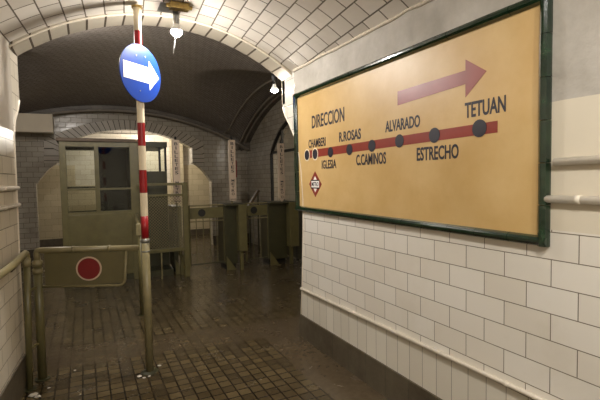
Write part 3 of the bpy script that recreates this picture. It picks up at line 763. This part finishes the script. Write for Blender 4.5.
# ------------------------------------------------------------------ turnstile cabinets, gates and ticket signs
def cabinet(x0, xf, x1, label, y0=6.95):
    o = Vector(((x0+x1)/2, 7.2, 0)); t = thing('turnstile_cabinet', label, 'turnstile', o, group=None)
    P_ = lambda n, b, m, **k: part(n, loc(b, o), m, t, **k)
    bm = B(); box(bm, x0, xf, y0+.14, y0+.55, .10, 1.10, .006); P_('body', bm, OLIVE_D)
    bm = B(); box(bm, xf-.01, x1, y0, y0+.16, .32, 1.12, .012); P_('end_box', bm, OLIVE)
    bm = B(); box(bm, x0-.01, x1+.0, y0+.02, y0+.57, 1.10, 1.125, .004); P_('top', bm, OLIVE_D)
    bm = B(); box(bm, xf+.02, xf+.07, y0+.05, y0+.11, 0, .33); P_('leg', bm, OLIVE)
    bm = B(); prism(bm, [(x0+.02, 0), (x0+.19, 0), (x0+.02, .24)], lambda u, v, d: (u, d, v), y0+.12, y0+.14); P_('gusset', bm, OLIVE)
    bm = B(); box(bm, x0+.02, xf-.02, y0+.2, y0+.5, 0, .11); P_('plinth', bm, BLACK)
    return t
cabinet(2.09, 2.31, 2.445, 'olive turnstile cabinet between the two barred gates')
cabinet(2.89, 3.25, 3.42, 'olive turnstile cabinet at the right end against the side wall')
t0 = cabinet(1.27, 1.34, 1.385, 'dark turnstile cabinet half hidden behind the mesh barrier', 7.1)
def gate(x0, x1, y, label, discx):
    o = Vector((x0, y, 0)); t = thing('turnstile_gate', label, 'gate', o)
    P_ = lambda n, b, m, **k: part(n, loc(b, o), m, t, **k)
    bm = B(); tube(bm, [(x0, y, .12), (x0, y, 1.13)], .018, 10); P_('hinge_post', bm, OLIVE)
    bm = B(); tube(bm, [(x0, y, 1.12), (x1, y, 1.12)], .013, 10); P_('top_rail', bm, OLIVE_P)
    bm = B(); box(bm, x0+.02, x1, y-.008, y+.008, .905, 1.085, .003); P_('band_panel', bm, OLIVE)
    bm = B(); lathe(bm, [(0, 0), (.062, 0), (.062, .004), (0, .004)], (discx, y-.008, 1.0), (0, -1, 0), 28); P_('black_disc', bm, BLACK)
    bm = B(); tube(bm, [(x0, y, .86), (x1, y, .86)], .009, 8); P_('middle_rail', bm, OLIVE_P)
    bm = B(); tube(bm, [(x0, y, .15), (x1, y, .15)], .011, 8); P_('bottom_rail', bm, OLIVE_D)
    n = round((x1-x0)/.125)
    for i in range(1, n+1):
        x = x0+(x1-x0)*i/n; bm = B(); tube(bm, [(x, y, .15), (x, y, .905)], .0075, 8); P_('bar', bm, OLIVE)
gate(1.50, 2.075, 7.10, 'barred olive gate with black disc next to the mesh barrier', 1.71)
gate(2.47, 2.875, 7.10, 'barred olive gate with black disc between the two turnstile cabinets', 2.62)
def ticket(x, y, z0, z1, label, strip=False, pointed=False):
    o = Vector((x, y, z0)); t = thing('ticket_post_sign', label, 'sign', o)
    P_ = lambda n, b, m, **k: part(n, loc(b, o), m, t, **k)
    w = .055
    bm = B(); prism(bm, [(-w, z0+.06), (0, z0+.0) if pointed else (0, z0+.05), (w, z0+.06), (w, z1), (-w, z1)], lambda u, v, d: (x+u, y+d, v), -.03, .03); P_('sign_box', bm, TICKET)
    bm = B(); tube(bm, [(x, y+.045, z0+.001), (x, y+.045, z1+.01)], .017, 10); P_('support_post', bm, OLIVE_P)
    bm = B(); lathe(bm, [(0, 0), (.014, 0), (.02, .03), (.012, .055), (0, .06)], (x, y, z1)); P_('finial', bm, BLACK)
    if strip:
        bm = B(); box(bm, x+.060, x+.078, y-.02, y+.02, z0+.45, z0+.74, .002); P_('red_strip', bm, DARKRED)
    def vtext(word, za, zb):
        n = len(word); hgt = (za-zb)/n
        for i, ch in enumerate(word):
            zz = za-(i+1)*hgt; cw = .016 if ch == 'I' else .052
            text_mesh(ch, INK, 'lettering', t, Vector((x-cw/2, y-.0305, zz+hgt*.14))-o, (1, 0, 0), (0, 0, 1), cw, hgt*.74, .0012, .012)
    vtext('BILLETES', z1-.03, z1-.56)
    vtext('METRO', z1-.66, z0+.14)
    bm = B()
    if pointed: lathe(bm, [(.016, 0), (.022, .001), (.022, .003), (.016, .003)], (x, y-.030, z0+.085), (0, -1, 0), 16)
    else: box(bm, x-.05, x+.05, y-.032, y-.030, z0+.075, z0+.085)
    P_('badge', bm, BLACK)
ticket(1.335, 7.16, 1.125, 2.19, 'vertical cream ticket sign standing behind the mesh barrier')
ticket(2.262, 7.14, 1.125, 2.21, 'vertical cream ticket sign with a red strip, on the middle cabinet', strip=True)
ticket(3.175, 7.14, 1.125, 2.17, 'vertical cream ticket sign with pointed foot, before the arched window', pointed=True)
# sloping stair rail board seen over the gates
so2 = Vector((3.0, 8.6, 0)); sr = thing('sloping_rail', 'brown sloping board rail rising behind the right barred gate', 'rail', so2)
bm = B(); prism(bm, [(3.02, .98), (3.06, .95), (3.29, 1.29), (3.25, 1.32)], lambda u, v, d: (u, d, v), 8.5, 8.58); part('board', loc(bm, so2), BROWNW, sr)
for x in (3.06, 3.25):
    bm = B(); box(bm, x-.012, x+.012, 8.52, 8.56, 0, .98 if x < 3.1 else 1.27); part('leg', loc(bm, so2), OLIVE_D, sr)
# tan casing high on the back wall
bm = B(); prism(bm, [(-1.4, 2.47), (-.485, 2.47), (-.485, 2.81), (-1.0, 2.80), (-1.2, 2.72), (-1.4, 2.62)], lambda u, v, d: (u, d, v), 9.30, 9.52)
tag_mesh('duct_casing', bm, TAN, 'plain tan duct casing high on the back wall at left', 'casing', smooth=False)
